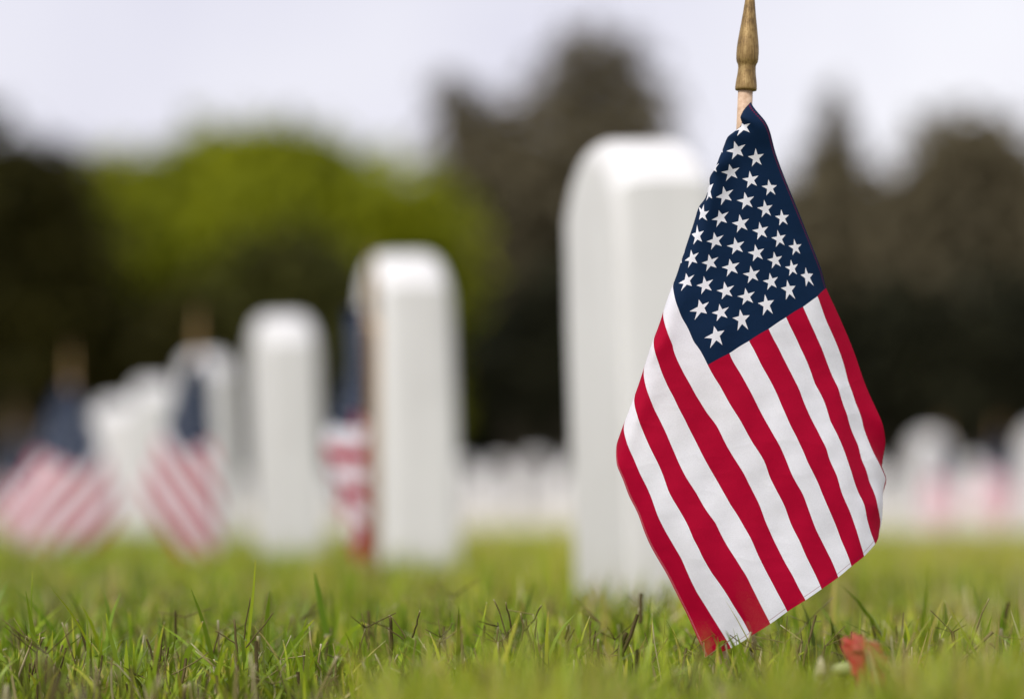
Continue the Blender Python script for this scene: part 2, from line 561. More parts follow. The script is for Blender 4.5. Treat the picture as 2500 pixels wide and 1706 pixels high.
# ------------------------------------------------------------------ the flag in focus
flag_root_pos = at(stick_x(1700), 1722, DF + 0.026)
hero = empty('stick_flag', flag_root_pos)
tag(hero, 'sharply focused American stick flag with gold spear tip, in front of the largest headstone', 'flag',
    'small American flags standing by the graves')
PXM = F / DF
nu, nv = 190, 215
G, Q = cloth_grid(nu, nv)
P = []
ang_n = np.random.default_rng(3)
for (u, v), (x, y, dp) in zip(G, Q):
    d = DF + dp / 3230.0
    # fine creases of the hanging cloth
    d += 0.00032 * math.sin(0.055 * (x * 0.86 + y * 0.5) + 1.3 * math.sin(0.011 * y)) * (0.4 + u)
    d += 0.0004 * math.sin(0.021 * (x * 0.35 - y * 0.94) + 0.7) * (0.3 + u)
    q = at(x, y, d)
    P.append((q[0] - flag_root_pos[0], q[1] - flag_root_pos[1], q[2] - flag_root_pos[2]))
cloth_object('cloth', G, P, nu, nv, hero)
sd = DF + 0.026
sb = Vector(at(stick_x(1740), 1740, sd)); st = Vector(at(STICK_TOP[0], STICK_TOP[1] - 6, sd))
base = Vector(flag_root_pos)
sl = (st - sb).length
V, Fc = lathe([(0, 0.0057)] + [(sl * k / 12, 0.0057) for k in range(1, 13)], sb - base, st - base, 24)
mesh_obj('pole', V, Fc, M_STICK, hero)
fb = Vector(at(STICK_TOP[0] + 0.5, 222, sd)) - base
V, Fc = lathe(finial_profile(1 / (F / sd)), fb, fb + (st - sb), 48)
mesh_obj('finial', V, Fc, M_GOLD, hero)


# ------------------------------------------------------------------ headstones
def headstone_mesh():
    W, T, H, rise = 0.33, 0.136, 0.638, 0.070
    Rr = ((W / 2) ** 2 + rise ** 2) / (2 * rise)
    prof = []
    half = math.asin(W / 2 / Rr)
    sink = -0.12
    prof.append((-W / 2, sink))
    for z in (0.0, 0.2, 0.4): prof.append((-W / 2, z))
    for k in range(19):
        a = -half + 2 * half * k / 18
        prof.append((Rr * math.sin(a), H - Rr + Rr * math.cos(a)))
    for z in (0.4, 0.2, 0.0): prof.append((W / 2, z))
    prof.append((W / 2, sink))
    n = len(prof)
    c = (0.0, 0.3)
    def ring(y, inset):
        out = []
        for x, z in prof:
            up = min(1.0, max(0.0, (z - 0.30) / 0.25))
            si = inset * (0.22 + 0.45 * up)
            x2 = x * (1 - si / (W / 2))
            z2 = z - (inset if z > H - rise - 0.01 else 0)
            out.append((x2, y, z2))
        return out
    V = []
    rt = 0.034                                    # weathered, rounded upper edges
    rings = [(-T / 2 + rt * (1 - math.cos(math.pi / 2 * k / 5)), rt * (1 - math.sin(math.pi / 2 * k / 5))) for k in range(6)]
    rings += [(-y, i_) for y, i_ in reversed(rings)]
    for y, ins in rings:
        V += ring(y, ins)
    NR = len(rings)
    Fc = []
    for r_ in range(NR - 1):
        for k in range(n):
            k2 = (k + 1) % n
            Fc.append((r_ * n + k, (r_ + 1) * n + k, (r_ + 1) * n + k2, r_ * n + k2))
    Fc.append(tuple(range(n)))
    Fc.append(tuple((NR - 1) * n + k for k in range(n - 1, -1, -1)))
    me = bpy.data.meshes.new('headstone')
    me.from_pydata(V, [], Fc)
    me.update()
    me.materials.append(M_MARBLE)
    me.polygons.foreach_set('use_smooth', [len(p.vertices) == 4 for p in me.polygons])
    # sharp where the arch meets the upright sides
    return me


STONE = headstone_mesh()
try:
    STONE.set_sharp_from_angle(angle=R(33))
except Exception:
    pass


def ground_z(x, y):
    return 0.006 * math.sin(x * 2.1 + 0.6) * math.sin(y * 1.3 + 0.2) + 0.004 * math.sin(x * 5.3 + y * 3.1)


def headstone(x, y, label, group, tilt=0.0, yaw=0.0, dz=0.0):
    o = bpy.data.objects.new('headstone', STONE)
    COL.objects.link(o)
    o.location = (x, y, dz)
    o.rotation_euler = (R(tilt), R(yaw * 0.5), R(90 + 11.5 + yaw))
    tag(o, label, 'headstone', group)
    return o


row_labels = [
    'largest white arched headstone, directly behind the sharp flag',
    'second largest white headstone, with a blurred flag standing at its left edge',
    'third tallest white headstone, left of the one with the flag at its edge',
    'white headstone just behind the blurred flag with the downward right slanting stripes',
    'white headstone, fifth along the receding row, between the fanned flag and the slanting flag',
    'small white headstone, sixth along the receding row, just right of the blurred fanned flag',
    'small white headstone, seventh along the receding row, behind the blurred fanned flag',
]
d = 3.765
k = 0
RG = 'white headstones of the near row receding to the left'
while d < 16:
    x = 1.037 - 0.2304 * d + (0.016 if k == 0 else 0.004 + 0.010 * max(0, k - 1))
    lab = row_labels[k] if k < 7 else 'tiny white headstone at the far left end of the near row'
    headstone(x, d, lab, RG, -2.0 + rnd.uniform(-0.5, 0.5), rnd.uniform(-1.2, 1.2), -0.012 * k if k else 0)
    d += 1.563; k += 1
n_far = 0
for r_, (off, d0) in enumerate(((5.13, 14.83), (8.1, 24.2), (10.3, 28.85), (13.0, 34.0), (15.6, 40.0))):
    d = d0
    while d < 49:
        x = 1.037 - 0.2304 * d + off
        if -0.19 * d < x < 0.2 * d:
            if r_ == 0 and d < 15: lab = 'blurred white headstone cut by the right edge of the photo'
            elif r_ == 0 and d < 17: lab = 'tallest blurred white headstone just right of the sharp flag'
            elif r_ == 2 and d < 29: lab = 'low blurred white headstone between two taller ones at the right edge'
            else: lab = 'tiny blurred white headstone in the distant rows'
            headstone(x + rnd.uniform(-.03, .03), d, lab, 'blurred headstones in the distant rows', rnd.uniform(-1, 1), rnd.uniform(-2, 2), -0.07 + rnd.uniform(-0.02, 0.02))
            n_far += 1
        d += 1.563


# ------------------------------------------------------------------ the blurred flags
def blurred_flag(px, d, label, sx, sz, lo=None, hi=None, roll=0.03, mirror=False, lean=0.0, top_y=None, cloth_drop=0.0):
    root = empty('stick_flag', ((px - 1250) / F * d, d, 0.0))
    tag(root, label, 'flag', 'small American flags standing by the graves')
    htop = CAM_Z + (HOR - top_y) / F * d          # height of the finial's tip
    s = 1 / 3230.0
    Gs, Qs = GS, QS
    Pn = []
    sgn = -1.0 if mirror else 1.0
    cl_top = htop - 312 * s - 0.010 - cloth_drop
    for (u, v), (x, y, dp) in zip(Gs, Qs):
        X = (x - stick_x(y)) * s * sx
        Y = dp * s
        Z = cl_top - (y - 255) * s * sz
        wd = min(1.0, max(0.0, (cl_top - Z) / 0.30))
        wd = 0.16 + 0.84 * wd ** 1.5
        if hi is not None and X > hi * wd:
            a = (X - hi * wd) / roll
            X = hi * wd + roll * math.sin(min(a, 2.6)); Y += roll * (1 - math.cos(min(a, 2.6)))
        if lo is not None and X < lo * wd:
            a = (lo * wd - X) / roll
            X = lo * wd - roll * math.sin(min(a, 2.6)); Y += roll * (1 - math.cos(min(a, 2.6)))
        Pn.append((sgn * X + lean * Z, Y - 0.010, Z))
    cloth_object('cloth', Gs, Pn, NUS, NVS, root, M_FLAG_SMALL)
    V, Fc = lathe([(0, 0.0057), (htop + 0.102 - 306 * s, 0.0057)], (0, 0.002, -0.1), (lean * htop, 0.002, htop), 14)
    mesh_obj('pole', V, Fc, M_STICK, root)
    V, Fc = lathe(finial_profile(s), (lean * (htop - .095), 0.002, htop - 309 * s), (lean * htop, 0.002, htop), 20)
    mesh_obj('finial', V, Fc, M_GOLD, root)
    return root


NUS, NVS = 70, 80
GS, QS = cloth_grid(NUS, NVS)
blurred_flag(470, 6.0, 'blurred flag with stripes slanting down to the right, second flag from the left',
             1.30, 1.06, lo=-0.135, hi=0.035, roll=0.02, top_y=745, lean=0.02)
blurred_flag(172, 7.2, 'large blurred flag near the left edge, its stripes fanning out down to the left', 1.75, 1.12, hi=0.13, lo=-0.095, mirror=True, top_y=835)


def gathered_flag(px, d, label, top_y):
    """flag gathered to a narrow bundle along its stick, stripes running across"""
    root = empty('stick_flag', ((px - 1250) / F * d, d, 0.0))
    tag(root, label, 'flag', 'small American flags standing by the graves')
    htop = CAM_Z + (HOR - top_y) / F * d
    s = 1 / 3230.0
    nu_, nv_ = 90, 60
    uu, vv = np.meshgrid(np.linspace(0, 1, nu_), np.linspace(0, 13, nv_), indexing='ij')
    G_ = np.stack([uu.ravel(), vv.ravel()], 1)
    zt = htop - 0.106
    Pn = []
    for u, v in G_:
        t = v / 13.0
        w = 0.030 + 0.040 * min(1.0, max(0.0, (t - 0.30) / 0.3)) - 0.052 * max(0.0, (t - 0.68) / 0.32)
        ph = u * 4.0 * math.pi
        X = -0.004 - 0.008 * (1 - t) - w * (0.5 - 0.5 * math.cos(ph)) * (1 - 0.2 * u) - 0.004 * u
        Y = -0.052 + 0.05 * u + 0.012 * math.sin(ph * 0.5 + t * 2)
        Z = zt - t * 0.335 - 0.13 * u ** 1.5 * t ** 2 + 0.004 * math.sin(ph)
        Pn.append((X, Y, Z))
    cloth_object('cloth', G_, Pn, nu_, nv_, root, M_FLAG_SMALL)
    V, Fc = lathe([(0, 0.0115), (htop + 0.102 - 400 * s, 0.0115)], (0.0, -0.012, -0.1), (0.0, -0.012, htop), 14)
    mesh_obj('pole', V, Fc, M_TAN, root)
    V, Fc = lathe(finial_profile(s * 1.3), (0, -0.012, htop - 309 * s * 1.3), (0, -0.012, htop), 20)
    mesh_obj('finial', V, Fc, M_GOLD, root)
    return root


gathered_flag(910, 4.62, 'blurred flag gathered tight on its stick at the left edge of the second largest headstone', 600)
blurred_flag(2300, 13.2, 'tiny pink blurred flag just right of the sharp flag, between the two distant headstones', 1.0, 1.0, hi=0.05, lo=-0.05, mirror=True, top_y=1020)
blurred_flag(2440, 13.6, 'tiny pink blurred flag near the right edge of the photo', 1.1, 1.0, hi=0.07, lo=-0.05, mirror=True, top_y=1015)
blurred_flag(40, 10.4, 'small blurred flag cut by the left edge, half hidden by the fanned flag', 1.2, 1.0, hi=0.06, lo=-0.08, top_y=985)


# ------------------------------------------------------------------ fallen flower
fl = empty('fallen_flower', at(2078, 1652, 1.95))
tag(fl, 'red flower head lying in the grass to the right of the sharp flag', 'flower')
def petals(n, r0, spread, mat, name, off, axis, seed):
    rr = random.Random(seed)
    V, Fc = [], []
    ax = Vector(axis).normalized()
    e1 = ax.cross(Vector((0.2, 0.9, 0.3))).normalized(); e2 = ax.cross(e1)
    for k in range(n):
        an = rr.uniform(0, 6.28); op = rr.uniform(0.15, spread)
        out = e1 * math.cos(an) + e2 * math.sin(an)
        side = ax.cross(out)
        L = r0 * rr.uniform(0.82, 1.04)
        b0 = len(V)
        NS, NT = 6, 6
        for a in range(NS + 1):
            t = a / NS
            th = op * (0.35 + 0.9 * t)
            c = Vector(off) + ax * (L * t * math.cos(th)) + out * (L * t * math.sin(th))
            wd = L * 0.62 * (0.18 + math.sin(t * 1.9)) * math.sqrt(max(0.02, 1 - t ** 5))
            for b in range(NT + 1):
                q = b / NT * 2 - 1
                ruf = 0.0012 * t * math.sin(q * 6 + k) + 0.004 * t * (q * q)
                V.append(c + side * (wd * q) + out * ruf + ax * (0.0006 * t * math.sin(q * 9 + 2 * k) - 0.006 * t * q * q))
        for a in range(NS):
            for b in range(NT):
                i0 = b0 + a * (NT + 1) + b
                Fc.append((i0, i0 + 1, i0 + NT + 2, i0 + NT + 1))
    return mesh_obj(name, V, Fc, mat, fl)
petals(36, 0.027, 1.1, M_PETAL, 'petals', (0.002, 0, 0.001), (0.95, -0.2, 0.30), 5)
V, Fc = lathe([(0, 0.002), (0.003, 0.0042), (0.012, 0.0046), (0.018, 0.0056), (0.022, 0.0048)], (-0.019, 0, 0.004), (0.002, 0, 0.006), 18)
mesh_obj('calyx', V, Fc, M_CALYX, fl)
petals(9, 0.010, 1.2, M_CREAM, 'bract', (-0.017, 0, 0.001), (-0.7, -0.2, -0.5), 9)


# ------------------------------------------------------------------ ground
def build_ground():
    xs = np.concatenate([np.linspace(-400, -30, 12), np.linspace(-25, -4, 10), np.linspace(-3, 3, 80), np.linspace(4, 25, 10), np.linspace(30, 400, 12)])
    ys = np.concatenate([np.linspace(-60, -2, 8), np.linspace(-1, 6, 110), np.linspace(6.5, 60, 40), np.linspace(70, 900, 20)])
    V = []
    for y in ys:
        for x in xs:
            near = math.exp(-(max(0, abs(y - 3) - 3) / 4) ** 2) * math.exp(-(max(0, abs(x) - 2.5) / 3) ** 2)
            V.append((x, y, ground_z(x, y) * near - 0.004))
    n = len(xs)
    Fc = [(r_ * n + c, r_ * n + c + 1, (r_ + 1) * n + c + 1, (r_ + 1) * n + c) for r_ in range(len(ys) - 1) for c in range(n - 1)]
    o = mesh_obj('ground', V, Fc, M_SOIL)
    tag(o, kind='structure')
    return o
build_ground()
# pale dry sandy ground among the far rows
xs = np.linspace(-22, 26, 97); ys = np.concatenate([np.linspace(10.7, 14, 12), np.linspace(15, 49, 35)])
V = []
for a, y in enumerate(ys):
    for x in xs:
        yy = y + (0.12 * math.sin(x * 1.7) + 0.08 * math.sin(x * 4.1) if a == 0 else 0)
        V.append((x, yy, 0.002 + 0.004 * math.sin(x * 1.3) * math.sin(y * 1.1)+ 0.006))
n_ = len(xs)
tag(mesh_obj('dry_ground', V, [(r_ * n_ + c, r_ * n_ + c + 1, (r_ + 1) * n_ + c + 1, (r_ + 1) * n_ + c) for r_ in range(len(ys) - 1) for c in range(n_ - 1)], M_SAND), kind='structure')


# ------------------------------------------------------------------ grass
def blades(x, y, h, w, lean, az, bend, tint, tip_pale, nseg, fold=0.0):
    """ribbon blades; arrays of equal length -> V, loops, starts, totals, tint per vertex"""
    n = len(x)
    z0 = np.array([ground_z(a, b) for a, b in zip(x, y)]) - 0.004
    t = np.linspace(0, 1, nseg + 1)
    dirx, diry = np.cos(az), np.sin(az)
    fa = az + np.pi / 2 + fold
    sx_, sy_ = np.cos(fa), np.sin(fa)
    V = np.zeros((n, nseg + 1, 2, 3))
    hor = (lean[:, None] * t + bend[:, None] * t ** 2.2) * h[:, None]
    zz = h[:, None] * t * (1 - 0.30 * np.clip(bend[:, None], 0, 1.2) * t ** 1.6)
    cx = x[:, None] + dirx[:, None] * hor
    cy = y[:, None] + diry[:, None] * hor
    wd = w[:, None] * (0.55 + 0.65 * t - 1.15 * t ** 3)[None, :]
    wd = np.maximum(wd, w[:, None] * 0.06)
    for s, sg in ((0, -0.5), (1, 0.5)):
        V[:, :, s, 0] = cx + sg * wd * sx_[:, None]
        V[:, :, s, 1] = cy + sg * wd * sy_[:, None]
        V[:, :, s, 2] = z0[:, None] + zz
    tv = np.repeat((tint[:, None] + tip_pale[:, None] * np.clip((t - 0.78) / 0.22, 0, 1)[None, :])[:, :, None], 2, 2)
    base = (np.arange(n) * (nseg + 1) * 2)[:, None]
    k = np.arange(nseg)[None, :] * 2
    q = np.stack([base + k, base + k + 1, base + k + 3, base + k + 2], -1).reshape(-1, 4)
    return V.reshape(-1, 3), q, np.clip(tv, 0, 1).ravel()


def wedge(n, d0, d1, half, extra):
    """n points spread evenly over the ground the camera sees between two distances"""
    y = np.sqrt(rng.uniform(d0 ** 2, d1 ** 2, n))
    x = rng.uniform(-1, 1, n) * (half * y + extra)
    return x, y


def patch_noise(x, y):
    return (np.sin(x * 3.1 + 1.7 * np.sin(y * 1.9)) + np.sin(y * 4.3 + 2.2 * np.sin(x * 2.3 + 1)) + np.sin((x + y) * 7.7)) / 3


parts = []
def add_blades(n, d0, d1, hs, ws, nseg, half=0.235, extra=0.15, brown=0.16):
    x, y = wedge(n, d0, d1, half, extra)
    # blades stand in tufts
    m = n // 6
    cx, cy = wedge(m, d0, d1, half, extra)
    idx = rng.integers(0, m, n)
    tuft = rng.random(n) < 0.6
    sp = 0.010 * (ws / 0.003)
    x = np.where(tuft, cx[idx] + rng.normal(0, sp, n), x)
    y = np.where(tuft, cy[idx] + rng.normal(0, sp, n), y)
    pn = patch_noise(x, y)
    pf = patch_noise(x * 1.7 + 5, y * 0.8 + 2)
    h = hs * np.clip(rng.lognormal(-0.12, 0.30, n), 0.35, 2.1) * (1 + 0.20 * pn)
    low = np.clip((2.06 - y) / 0.10, 0, 1) * np.clip((0.02 - x) / 0.16, 0, 1)   # thin short turf in front, left of the flag
    h = h * (1 - 0.62 * low)
    w = ws * rng.uniform(0.55, 1.35, n)
    lean = rng.normal(0.0, 0.30, n)
    bend = np.abs(rng.normal(0.15, 0.38, n))
    az = rng.uniform(0, 2 * np.pi, n)
    side = np.clip(x / (0.18 * y), -1, 1)
    far = np.clip((y - 2.4) / 2.5, 0, 1)
    tint = np.clip(rng.normal(0.37, 0.19, n) + 0.07 * pn + 0.09 * side + far * (0.13 * pf + 0.13 + 0.17 * np.exp(-((side - 0.05) / 0.45) ** 2)), 0, 0.80)
    br = rng.random(n)
    tint = np.where(br < brown * (1 + 0.9 * pf * (y > 2.6)) + 0.22 * np.clip((side - 0.35) / 0.5, 0, 1) + 0.05 * np.clip(-pn, 0, 1), rng.uniform(0.80, 0.97, n), tint)
    tip = np.where(rng.random(n) < 0.26, 1.0 - tint, 0.0)
    parts.append(blades(x, y, h, w, lean, az, bend, tint, tip, nseg, rng.normal(0, 0.7, n)))


add_blades(46000, 1.15, 3.3, 0.039, 0.0042, 5, brown=0.12)
# a taller unmown patch close to the camera on the right
n = 5200
x = rng.uniform(-0.08, 0.42, n); y = rng.uniform(1.35, 1.92, n)
hh = 0.062 * rng.lognormal(-0.05, 0.22, n) * np.clip(1.15 - 0.35 * (y - 1.35), 0.6, 1.2)
tn = np.clip(rng.normal(0.40, 0.18, n) + 0.16 * patch_noise(x * 3, y * 3), 0, 0.8); tn = np.where(rng.random(n) < 0.26 + 0.15 * patch_noise(x * 5 + 3, y * 4), rng.uniform(0.8, 0.95, n), tn)
hh = np.where((x / y > 0.040) & (x / y < 0.088), hh * 0.45, hh)     # trodden short around the staff
hh = np.where((x / y > 0.104) & (x / y < 0.136) & (y > 1.55), hh * 0.62, hh)     # and pressed down beside the flower
parts.append(blades(x, y, hh, 0.0036 * rng.uniform(0.6, 1.4, n), rng.normal(0, 0.25, n), rng.uniform(0, 6.28, n), np.abs(rng.normal(0.15, 0.3, n)), tn, np.where(rng.random(n) < 0.15, 1 - tn, 0), 5, rng.normal(0, 0.7, n)))
add_blades(9000, 1.15, 2.9, 0.055, 0.0044, 6, brown=0.05)
add_blades(64000, 3.3, 10.8, 0.060, 0.0060, 3)
add_blades(5000, 10.8, 48, 0.035, 0.016, 2, extra=0.6, brown=0.7)

# fresh upright blades around the flag
add_blades(7500, 2.04, 2.75, 0.056, 0.0054, 6, brown=0.05)
# taller dark blades and dry stems further back, far enough to melt into soft streaks
n = 4200
x, y = wedge(n, 2.45, 5.0, 0.235, 0.15)
pn = patch_noise(x * 2 + 4, y * 1.5)
tn = np.where(rng.random(n) < 0.30, rng.uniform(0.86, 0.95, n), np.clip(rng.normal(0.14, 0.12, n), 0, 0.6))
parts.append(blades(x, y, 0.068 * rng.lognormal(-0.1, 0.25, n) * (1 + 0.3 * pn), 0.0062 * rng.uniform(0.5, 1.4, n), rng.normal(0, 0.25, n), rng.uniform(0, 6.28, n),
                    np.abs(rng.normal(0.1, 0.3, n)), tn, np.where(rng.random(n) < 0.2, 1 - tn, 0), 4, rng.normal(0, 0.7, n)))
# low dead thatch between the blades
n = 14000
x, y = wedge(n, 1.15, 3.6, 0.235, 0.15)
parts.append(blades(x, y, 0.014 * rng.lognormal(0, 0.5, n), 0.0017 * rng.uniform(0.6, 1.5, n), rng.normal(0, 2.0, n), rng.uniform(0, 6.28, n),
                    rng.normal(0, 0.4, n), rng.uniform(0.72, 1.0, n), np.zeros(n), 3, rng.normal(0, 0.5, n)))


def ribbon(pts, w, d, tint, tiptint=None, bulge=0.0):
    """one traced blade: photo points from base to tip at distance d"""
    P_ = np.array([at(p[0], p[1], d) for p in pts])
    # resample
    L = np.concatenate([[0], np.cumsum(np.linalg.norm(np.diff(P_, axis=0), axis=1))])
    t = np.linspace(0, L[-1], 9)
    Pp = np.stack([np.interp(t, L, P_[:, k_]) for k_ in range(3)], 1)
    dirv = np.gradient(Pp, axis=0)
    dirv /= np.linalg.norm(dirv, axis=1)[:, None]
    sd_ = np.cross(dirv, np.array([0.25, -0.95, 0.1])); sd_ /= np.linalg.norm(sd_, axis=1)[:, None]
    s_ = np.linspace(0, 1, 9)
    wd = w * (0.6 + 0.6 * s_ - 1.05 * s_ ** 3)
    V = np.stack([Pp - sd_ * wd[:, None] / 2, Pp + sd_ * wd[:, None] / 2], 1).reshape(-1, 3)
    q = np.array([(2 * k_, 2 * k_ + 1, 2 * k_ + 3, 2 * k_ + 2) for k_ in range(8)])
    tt = np.full(9, tint)
    if tiptint is not None: tt[-1] = tiptint; tt[-2] = 0.6 * tint + 0.4 * tiptint
    return V, q, np.repeat(tt, 2)


heroes = [  # traced single blades: points base -> tip, width m, distance, tint, tip tint
    ([(602, 1650), (606, 1560), (618, 1450), (624, 1366)], 0.0028, 2.14, 0.55, 0.8),
    ([(812, 1660), (800, 1560), (782, 1470), (769, 1398)], 0.0075, 2.34, 0.18, 0.2),
    ([(72, 1650), (75, 1520), (79, 1393)], 0.0016, 2.20, 0.30, 0.85),
    ([(296, 1680), (280, 1590), (266, 1540), (259, 1496)], 0.0042, 2.14, 0.25, 0.7),
    ([(438, 1680), (455, 1600), (480, 1545), (495, 1516)], 0.0060, 2.14, 0.30, 0.98),
    ([(330, 1690), (328, 1620), (326, 1570)], 0.0030, 2.12, 0.45, 0.8),
    ([(640, 1660), (700, 1590), (740, 1540), (766, 1512)], 0.0040, 2.18, 0.30, 0.8),
    ([(500, 1700), (525, 1650), (545, 1600), (556, 1580)], 0.0052, 2.08, 0.42, 0.8),
    ([(1334, 1640), (1334, 1570), (1338, 1500), (1339, 1492)], 0.0034, 2.12, 0.72, 0.95),
    ([(815, 1600), (850, 1545), (885, 1520), (898, 1524)], 0.0048, 2.22, 0.42, 0.95),
    ([(1555, 1640), (1552, 1590), (1548, 1555)], 0.0028, 2.14, 0.35, 0.6),
    ([(2210, 1600), (2222, 1570), (2213, 1530), (2206, 1512)], 0.0030, 2.15, 0.70, 0.9),
    ([(2315, 1620), (2310, 1560), (2308, 1500), (2306, 1470)], 0.0060, 2.32, 0.18, 0.2),
    ([(1975, 1630), (1950, 1560), (1944, 1520), (1938, 1480)], 0.0070, 2.32, 0.30, 0.3),
    ([(1910, 1640), (1906, 1570), (1910, 1530), (1914, 1506)], 0.0032, 2.16, 0.22, 0.9),
    ([(1890, 1640), (1886, 1580), (1880, 1545)], 0.0036, 2.17, 0.15, 0.4),
    ([(1975, 1600), (1975, 1550), (1976, 1515)], 0.0022, 2.16, 0.2, 0.4),
    ([(2080, 1640), (2060, 1570), (2050, 1540)], 0.0046, 2.18, 0.22, 0.3),
    ([(2260, 1640), (2275, 1580), (2300, 1500)], 0.0055, 2.36, 0.4, 0.4),
    ([(20, 1700), (12, 1620), (8, 1540)], 0.0062, 2.28, 0.18, 0.3),
    ([(960, 1690), (990, 1620), (1030, 1570), (1045, 1545)], 0.0075, 2.26, 0.30, 0.4),
    ([(1070, 1700), (1055, 1620), (1040, 1560)], 0.0070, 2.02, 0.30, 0.4),
    ([(2465, 1640), (2440, 1560), (2450, 1480)], 0.0075, 2.34, 0.2, 0.3),
]
for pts, w, d, tn, tt in heroes:
    parts.append(ribbon(pts, w, d, tn, tt))


def join_parts(pl):
    off = 0; Vs, qs, ts = [], [], []
    for V, q, t in pl:
        Vs.append(V); qs.append(q + off); ts.append(t); off += len(V)
    return np.concatenate(Vs), np.concatenate(qs), np.concatenate(ts)


V, q, t = join_parts(parts)
grass = fast_mesh('grass', V, q.ravel(), np.arange(len(q)) * 4, np.full(len(q), 4), M_GRASS, {'tint': t})
tag(grass, 'short green lawn with pale dry tips covering the ground', 'grass', kind='stuff')

# seed stalks: thin round stems, brown, some branching into a few fingers
SV, SQ, ST = [], [], []
def stalk(pts3, r, tints, taper=0.75):
    off = sum(len(a) for a in SV)
    P_ = np.array(pts3)
    m = len(P_)
    dv = np.gradient(P_, axis=0); dv /= np.linalg.norm(dv, axis=1)[:, None] + 1e-12
    e1 = np.cross(dv, np.array([0.3, 0.9, 0.2])); e1 /= np.linalg.norm(e1, axis=1)[:, None]
    e2 = np.cross(dv, e1)
    V = []
    for k_ in range(m):
        rr = r * (1 - (1 - taper) * k_ / (m - 1))
        for a in range(4):
            an = a * math.pi / 2
            V.append(P_[k_] + e1[k_] * rr * math.cos(an) + e2[k_] * rr * math.sin(an))
    SV.append(np.array(V))
    for k_ in range(m - 1):
        for a in range(4):
            a2 = (a + 1) % 4
            SQ.append((off + 4 * k_ + a, off + 4 * k_ + a2, off + 4 * k_ + 4 + a2, off + 4 * k_ + 4 + a))
    ST.append(np.repeat(np.array(tints), 4))


def px_stalk(pts, d, r, t0, t1=None):
    P_ = np.array([at(p[0], p[1], d) for p in pts])
    L = np.concatenate([[0], np.cumsum(np.linalg.norm(np.diff(P_, axis=0), axis=1))])
    tt = np.linspace(0, L[-1], 7)
    Pp = np.stack([np.interp(tt, L, P_[:, k_]) for k_ in range(3)], 1)
    wob = np.random.default_rng(int(pts[0][0])).normal(0, 0.0004, Pp.shape); wob[0] = 0
    tn = np.full(7, t0)
    if t1 is not None: tn[-1] = t1
    stalk(Pp + wob * 0.6, r * 0.62, tn, 0.8)


